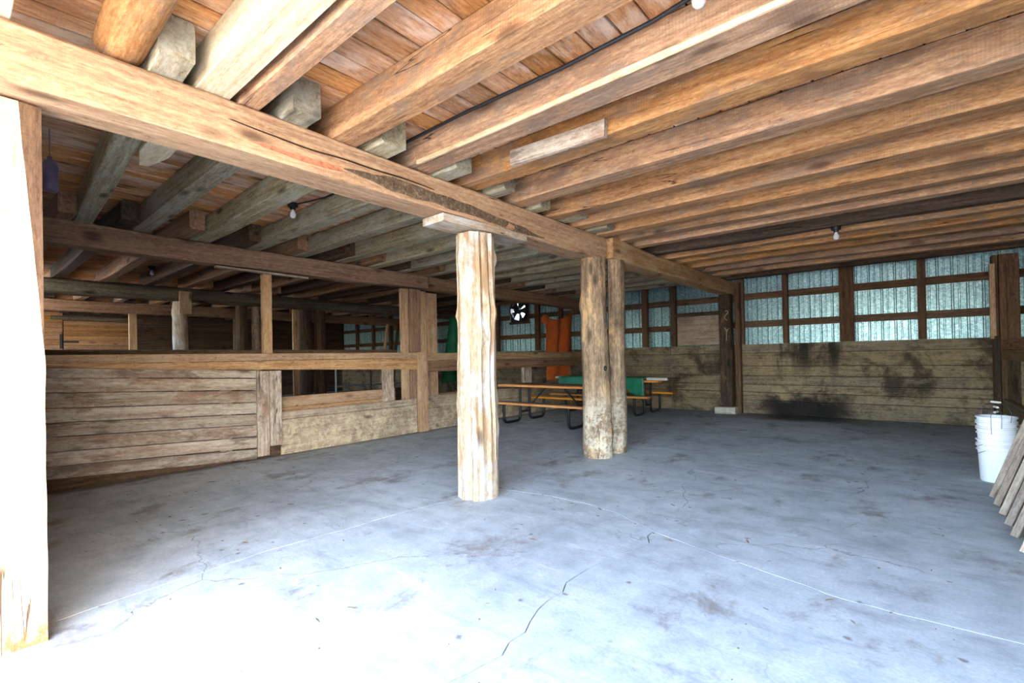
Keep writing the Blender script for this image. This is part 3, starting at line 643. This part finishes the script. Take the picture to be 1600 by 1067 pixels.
# ------------------------------------------------------------------ far stalls
GP = 'posts in the dark stalls'
st = empty('stall_post', (-11.7, 3.16, 0)); tag(st, 'pale log post with a board nailed at its top in the stalls', 'post', GP)
log('post', (-11.72, 3.16, 0), (-11.72, 3.16, 2.64), .145, .13, 'peeled', 51, .06, parent=st, knobs=3); slab('nailed_board', -11.58, -11.54, 3.1, 3.32, 2.38, 2.85, 'rail', st)
for y, r, m, lab in ((4.36, .13, 'dark', 'dark log stall post right of the pale log post'), (4.68, .1, 'barklog', 'thin grey log post in the stalls'), (5.86, .17, 'dark', 'thick dark log post left of the far teal panels'), (6.25, .15, 'dark', 'dark log post paired with the thick one')):
    tag(log('stall_post', (-11.75, y, 0), (-11.75, y, 2.64), r, r*.92, m, int(y*10), .05), lab, 'post', GP)
tag(slab('stall_post', -11.66, -11.6, 5.48, 5.63, 0, 2.62, 'rail'), 'light tan plank post in the dark stalls', 'post', GP)
tag(slab('stall_post', -15.45, -15.35, 3.02, 3.18, 0, 2.65, 'rail'), 'slim plank post before the pale far door', 'post', GP)
tag(log('stall_post', (-15.4, 5.6, 0), (-15.4, 5.6, 2.65), .13, .12, 'dark', 77, .05), 'dark log post farthest back in the stalls', 'post', GP)
sdv = empty('stall_divider', (-9.5, 5.4, 0)); tag(sdv, 'thin galvanised pipe stall divider behind the fence gap', 'divider')
tube('upright_pipe', [(-9.5, 5.4, 0), (-9.5, 5.4, 1.3)], .022, 'pipe', sdv); tube('upright_pipe', [(-9.5, 8.2, 0), (-9.5, 8.2, 1.3)], .022, 'pipe', sdv)
tube('cross_pipe', [(-9.5, 5.4, .78), (-9.5, 8.2, .78)], .02, 'pipe', sdv); tube('cross_pipe', [(-9.5, 5.4, 1.24), (-9.5, 8.2, 1.24)], .02, 'pipe', sdv)
wbw = empty('water_tap', (-9.38, 6.2, .8)); tag(wbw, 'small water tap with pale lever behind the fence gap', 'tap')
tube('pipe', [(-9.4, 6.2, 0), (-9.4, 6.2, 1.17)], .016, 'iron', wbw); tube('lever', [(-9.4, 6.17, 1.18), (-9.36, 6.36, 1.2)], .014, 'grip', wbw)
low = slab('stall_partition', -9.62, -9.56, 5.3, 8.3, 0, .66, 'dark'); tag(low, 'low dark plank partition inside the stalls', 'partition')
for k, (y, t) in enumerate(((9.0, .3), (9.5, .2), (10.15, -.2), (10.5, .3))):
    tag(board('loose_board', (-13.2, y, 0), (-13.2+.1, y+t, 2.5), .12, .035, ('rail', 'dark', 'brown', 'dark')[k]), ('tan', 'dark', 'reddish brown', 'black-brown')[k]+' loose board leaning upright deep in the stalls', 'board', 'loose boards in the stalls')

# exhaust fan in the back wall
fa = empty('exhaust_fan', (FANX, YB+.1, FANZ)); tag(fa, 'round dark exhaust fan with daylight between its blades', 'fan')
RX = Matrix.Rotation(pi/2, 4, 'X')
lathe('fan_ring', [(.30, -.09), (.345, -.09), (.345, .07), (.30, .07), (.30, -.09)], (FANX, YB+.06, FANZ), 'iron', fa, 36, RX)
lathe('motor', [(.02, -.02), (.10, -.02), (.11, .02), (.11, .14), (.08, .16), (.02, .16)], (FANX, YB+.06, FANZ), 'iron', fa, 24, RX)
for k in range(5):
    a = 2*pi*k/5+.4; mw = Matrix.Translation((FANX, YB+.05, FANZ)) @ Matrix.Rotation(a, 4, 'Y')
    vs = []; fs = []
    for i in range(5):
        r = .09+.2*i/4; wd = .06+.024*i
        for s in (-1, 0, 1): vs.append((s*wd*.85, s*wd*.35+.012*(1-s*s), r))
    m_ = len(vs); vs += [(p[0], p[1]+.004, p[2]) for p in vs]
    for i in range(4):
        for j in range(2): q = i*3+j; fs += [(q, q+1, q+4, q+3), (m_+q, m_+q+3, m_+q+4, m_+q+1)]
    link('blade', fixn(mesh('blade', vs, fs, True)), 'iron', mw, fa)
def holed_plate():
    n = 48; vs = []; fs = []
    for k in range(n):
        a = 2*pi*k/n; ca, sa = cos(a), sin(a); q = .39/max(abs(ca), abs(sa))
        for y in (0, .01): vs += [(.325*ca, y, .325*sa), (q*ca, y, q*sa)]
    for k in range(n):
        a, b = k*4, ((k+1) % n)*4; fs += [(a, a+1, b+1, b), (a+2, b+2, b+3, a+3), (a, b, b+2, a+2), (a+1, a+3, b+3, b+1)]
    return link('mount_plate', fixn(mesh('mount_plate', vs, fs)), 'dark', Matrix.Translation((FANX, YB+.1, FANZ)), fa)
holed_plate()
slab('mount_board', FANX-.4, FANX+.4, YB+.03, YB+.07, FANZ-.42, FANZ-.35, 'dark', fa)
slab('shroud_board', FANX-.36, FANX-.3, YB+.07, YB+.11, FANZ-.35, DZ, 'dark', fa); slab('shroud_board', FANX+.3, FANX+.36, YB+.07, YB+.11, FANZ-.35, DZ, 'dark', fa)

# ------------------------------------------------------------------ bulbs
def bulb(x, y, label, box=True, zc=DZ):
    e = empty('bare_bulb', (x, y, zc-.16)); tag(e, label, 'bulb', 'bare bulbs on the ceiling')
    lathe('socket_box', [(.01, 0), (.055, 0), (.058, -.012), (.052, -.045), (.03, -.05), (.028, -.075), (.005, -.075)], (x, y, zc), 'black', e, 20)
    lathe('glass', [(.005, -.07), (.014, -.07), (.016, -.085), (.03, -.115), (.0335, -.135), (.03, -.155), (.018, -.168), (.004, -.171)], (x, y, zc), 'bulb', e, 20)
bulb(-5.38, 2.56, 'bare bulb in black holder between grey middle-bay joists')
bulb(-10.7, 2.45, 'bare bulb over the gated stall bay, above the pale log post')
bulb(-.73, 2.3, 'large-looking bare bulb at the top edge by the cable')
bulb(-5.17, 8.65, 'tiny bare bulb above the orange tarp, left of the twin posts')
bulb(-.68, 7.29, 'tiny bare bulb under the dark bark-covered joist', zc=JZ+.006)
bulb(-18.5, 2.5, 'farthest tiny bare bulb before the far boarded wall')
tag(tube('bulb_cable', [(-3.4, 2.66, 3.12), (-4.2, 2.66, 3.13), (-4.8, 2.65, 3.12), (-5.15, 2.6, 3.13), (-5.33, 2.57, 3.14)], .009, 'cable'), 'thin black cable running to the middle-bay bulb', 'cable')
tag(lathe('hanging_lure', [(.004, -.12), (.04, -.118), (.05, -.09), (.05, .07), (.04, .1), (.02, .12), (.012, .15), (.004, .15)], (-5.0, .515, 2.8), 'purple', n=20), 'purple rounded bottle hung beside the pale left post', 'bottle')
tube('hanger', [(-5.0, .515, 2.94), (-5.0, .515, DZ)], .004, 'wire', bpy.data.objects['hanging_lure'])

# ------------------------------------------------------------------ picnic tables
def picnic(xa, xb, yc, label):
    e = empty('picnic_table', ((xa+xb)/2, yc, 0)); tag(e, label, 'table', 'picnic tables')
    for k in range(4):
        y0 = yc-.375+k*.1885
        slab('top_plank', xa, xb, y0, y0+.182, .735, .778, 'varnish' if k == 0 else 'toptable', e)
    for s in (-1, 1):
        for k in range(2):
            y0 = yc+s*.7-.13+k*.132; slab('bench_plank', xa+.05, xb-.05, y0, y0+.128, .42, .46, 'varnish' if (k == 0) == (s < 0) or k == 0 else 'toptable', e)
    for x in (xa+.42, xb-.42):
        for s in (-1, 1):
            tube('leg_frame', [(x, yc+s*.68, .418), (x, yc+s*.68, .03), (x, yc+s*.16, .03), (x, yc+s*.16, .73)], .028, 'black', e, 10, .12)
        tube('cross_link', [(x, yc-.16, .2), (x, yc+.16, .2)], .022, 'black', e)
        tube('top_bracket', [(x, yc-.33, .715), (x, yc+.33, .715)], .018, 'black', e)
        d = .55 if x < (xa+xb)/2 else -.55
        tube('brace', [(x, yc, .2), (x+d, yc, .715)], .016, 'black', e)
    return e
picnic(-6.68, -4.3, 7.87, 'picnic table with varnished edges in front, before the tarp-covered one')
picnic(-6.75, -4.15, 10.22, 'picnic table at the back under a green tarp')

def cloth(name, fn, nu, nv, mat, label, cat='tarp', th=.004, loc=None):
    vs = [fn(i/nu, j/nv) for j in range(nv+1) for i in range(nu+1)]; o = Vector(loc or vs[0])
    m = nu+1; fs = [(j*m+i, j*m+i+1, (j+1)*m+i+1, (j+1)*m+i) for j in range(nv) for i in range(nu)]
    me = mesh(name, [tuple(Vector(v)-o) for v in vs], fs, True, 80); ob = link(name, me, mat, Matrix.Translation(o))
    md = ob.modifiers.new('thickness', 'SOLIDIFY'); md.thickness = th; md.offset = 1
    return tag(ob, label, cat)
def tarp_table(u, v):
    # lies over the table top with the near edge hanging down
    xa = -6.72+2.25*u; s = v*1.3   # arc length from far edge to hem
    wob = .012*nz(u*7, v*5, 3)
    if s < .72: y = 10.58-s; z = .84+wob+.05*math.exp(-((u-.25)/.25)**2)*max(0, sin(s/.72*pi))
    else:
        q = s-.72; hang = .18+.32*max(0, (u-.72)/.28)**1.2
        q2 = min(1, q/.58); y = 9.82-.012-.02*abs(sin(u*19))*q2-.015*nz(u*11, 2); z = .835-hang*q2+wob*.4
    return (xa, y, z)
cloth('green_tarp', tarp_table, 60, 36, 'green', 'green tarp draped over the back picnic table')
wbd = empty('white_edged_board', (-4.5, 10.1, .8)); tag(wbd, 'white-edged board lying on the back table end', 'board')
slab('panel', -4.44, -3.95, 9.95, 10.6, .782, .81, 'toptable', wbd); slab('edge_strip', -4.44, -3.98, 9.9, 9.945, .782, .84, 'whiteboard', wbd)
wbd2 = empty('folded_board', (-6.9, 10, .8)); tag(wbd2, 'end of a folded white board left on the back table', 'board')
slab('panel', -6.98, -6.74, 10.05, 10.5, .782, .805, 'whiteboard', wbd2); slab('panel', -6.98, -6.74, 10.05, 10.5, .81, .833, 'whiteboard', wbd2)

def tarp_orange(u, v):
    # hangs from the girt line behind the rail, gathered at two top corners
    y = 9.98+1.2*u; top = 2.38+.24*u-.22*sin(pi*u)*(.75); z = top+(.72-top)*v
    n_ = .75+.25*(1-v)
    x = -7.17-.04*sin(u*13+v*1.5)*n_-.03*nz(u*5, v*3, 8)
    if v < .3: y += (.3-v)*(-.42 if u < .18 else .22 if u > .85 else 0)
    return (x, y+.05*nz(v*3, u*2), z)
cloth('orange_tarp', tarp_orange, 40, 40, 'orange', 'orange tarp hanging behind the fence rail')
def knot(u, v):
    a = 2*pi*u; t = pi*v; r = .13*(1+.25*nz(cos(a)*2, sin(a)*2, v*4)); return (-7.17+r*.6*sin(t)*cos(a), 9.93+r*1.1*sin(t)*sin(a), 2.3+r*.85*cos(t))
kb = cloth('tarp_bunch', knot, 20, 14, 'orange', None, None, .003); kb.parent = bpy.data.objects['orange_tarp']; kb.matrix_parent_inverse = WM['orange_tarp'].inverted()
def tarp_green(u, v):
    y = 8.0+1.25*u-.12*(1-v)*(u-.5)*2+(.18*(1-v) if u < .3 else 0); z = 2.436+(.75-2.436)*v
    return (-9.0-.05*sin(u*15+v), y, z)
cloth('green_sheet', tarp_green, 36, 24, 'darkgreen', 'dark green sheet hanging deep behind the fence rail', 'sheet')
tag(tube('sheet_line', [(-9.0, 7.6, DZ), (-9.0, 7.6, 2.44), (-9.0, 9.6, 2.44), (-9.0, 9.6, DZ)], .008, 'wire'), 'wire carrying the dark green sheet', 'wire')

# ------------------------------------------------------------------ pails and leaning planks
def pail(x, y, z, tilt, ang, label, up_bail, lean=0.):
    e = empty('plastic_pail', (x, y, z)); tag(e, label, 'pail', 'nested white pails')
    R = Matrix.Rotation(tilt, 4, Vector((cos(ang), sin(ang), 0)))
    prof = [(.004, .004), (.123, 0), (.127, .008), (.142, .31), (.154, .312), (.154, .322), (.1425, .324), (.144, .35), (.157, .352), (.157, .364), (.147, .366), (.1405, .35), (.1245, .012), (.004, .010)]
    lathe('body', prof, (x, y, z), 'pail', e, 40, R)
    T = Matrix.Translation((x, y, z)) @ R; d = Vector((cos(ang+.3), sin(ang+.3), 0)); n_ = Vector((-d.y, d.x, 0))
    pts = []
    for k in range(15):
        a = pi*k/14; q = d*(.158*cos(a))
        if up_bail:
            # rises clear of the nested rims, then arches over them
            base = .665-z; h = d*(.17*cos(a))+Vector((0, 0, base+lean*sin(a)**.8)); pts.append(tuple(T @ h)); continue
        h = (Vector((0, 0, .318))+q+(Vector((0, 0, .13 if up_bail else -.085))+n_*(lean if up_bail else .165))*sin(a)); pts.append(tuple(T @ h))
    if up_bail: pts = [tuple(T @ (d*.16+Vector((0, 0, .318))))]+pts+[tuple(T @ (d*-.16+Vector((0, 0, .318))))]
    bl = tube('bail', pts, .0025, 'wire', e, 6)
    if up_bail: tube('grip', [Vector(pts[8])-d*.05, Vector(pts[8])+d*.05], .011, 'grip', bl, 8)
    for s in (-1, 1): lathe('ear', [(.002, -.006), (.014, -.006), (.014, .006), (.002, .006)], T @ (d*(.152*s)+Vector((0, 0, .318))), 'pail', e, 10, Matrix.Rotation(pi/2, 4, Vector((-d.y, d.x, 0))))
    return e
PX, PY = .665, 6.82
pail(PX, PY, .002, 0, -.9+pi/2, 'lowest white pail of the nested stack, wire handle hanging down', False)
for k, (dz, lab) in enumerate(((.06, 'second white pail up in the nested stack'), (.17, 'third white pail up in the nested stack'), (.23, 'fourth white pail up in the nested stack'), (.29, 'topmost white pail of the nested stack'))):
    pail(PX, PY, .002+dz, 0, .5+.45*k, lab, k > 0, (.0, .035, .085, .135)[k])
LP = [(5.98, .24, 2.3), (5.7, .22, 2.45), (5.42, .24, 2.2), (5.12, .22, 2.4), (4.84, .24, 2.35), (4.5, .24, 2.3)]
for k, (y, w, L) in enumerate(LP):
    bx = .545+.012*nz(k*1.7, 3); d = Vector((.325, .0, 1)).normalized()
    o = board('leaning_plank', (bx+.03, y, .03), Vector((bx+.03, y, .03))+d*L, .045, w, 'plank', ref=(.42, 1, .0))
    tag(o, ('farthest of the planks leaning by the pails', 'second plank from the pails in the leaning row', 'third plank from the pails in the leaning row', 'fourth plank from the pails in the leaning row', 'fifth plank from the pails, cut by the frame edge', 'nearest plank of the leaning row, beyond the frame edge')[k], 'plank', 'planks leaning on the right fence')

# ------------------------------------------------------------------ scattered dirt and straw
rd = random.Random(8); vs = []; fs = []
def flake(x, y, s, stretch):
    a = rd.uniform(0, pi); n = 5; b = len(vs); ca, sa = cos(a), sin(a)
    for ring in (0, 1):
        for k in range(n):
            t = 2*pi*k/n; r = s*rd.uniform(.6, 1)*(1 if ring == 0 else .5); px, py = cos(t)*r*stretch, sin(t)*r
            vs.append((x+px*ca-py*sa, y+px*sa+py*ca, .0005 if ring == 0 else .0005+s*.35))
    for k in range(n): fs.append((b+k, b+(k+1) % n, b+n+(k+1) % n, b+n+k))
    fs.append(tuple(range(b+n, b+2*n)))
for _ in range(650):
    m = rd.random()
    if m < .6: x, y = rd.uniform(-6.9, 1.1), rd.uniform(.6, 11.3)
    elif m < .75: x, y = -6.93+abs(rd.gauss(0, .12)), rd.uniform(.3, 11)
    elif m < .9: x, y = rd.uniform(-3.1, 1.2), YB-.08-abs(rd.gauss(0, .3))
    else: q = rd.choice(j2); x, y = q[0]+rd.gauss(0, .05), q[1]+rd.gauss(0, .05)
    flake(x, y, rd.uniform(.003, .011), rd.choice((1, 1.4, 5)))
tag(link('floor_litter', fixn(mesh('floor_litter', vs, fs)), 'straw'), 'scattered straw and dirt crumbs on the concrete', 'litter', kind='stuff')
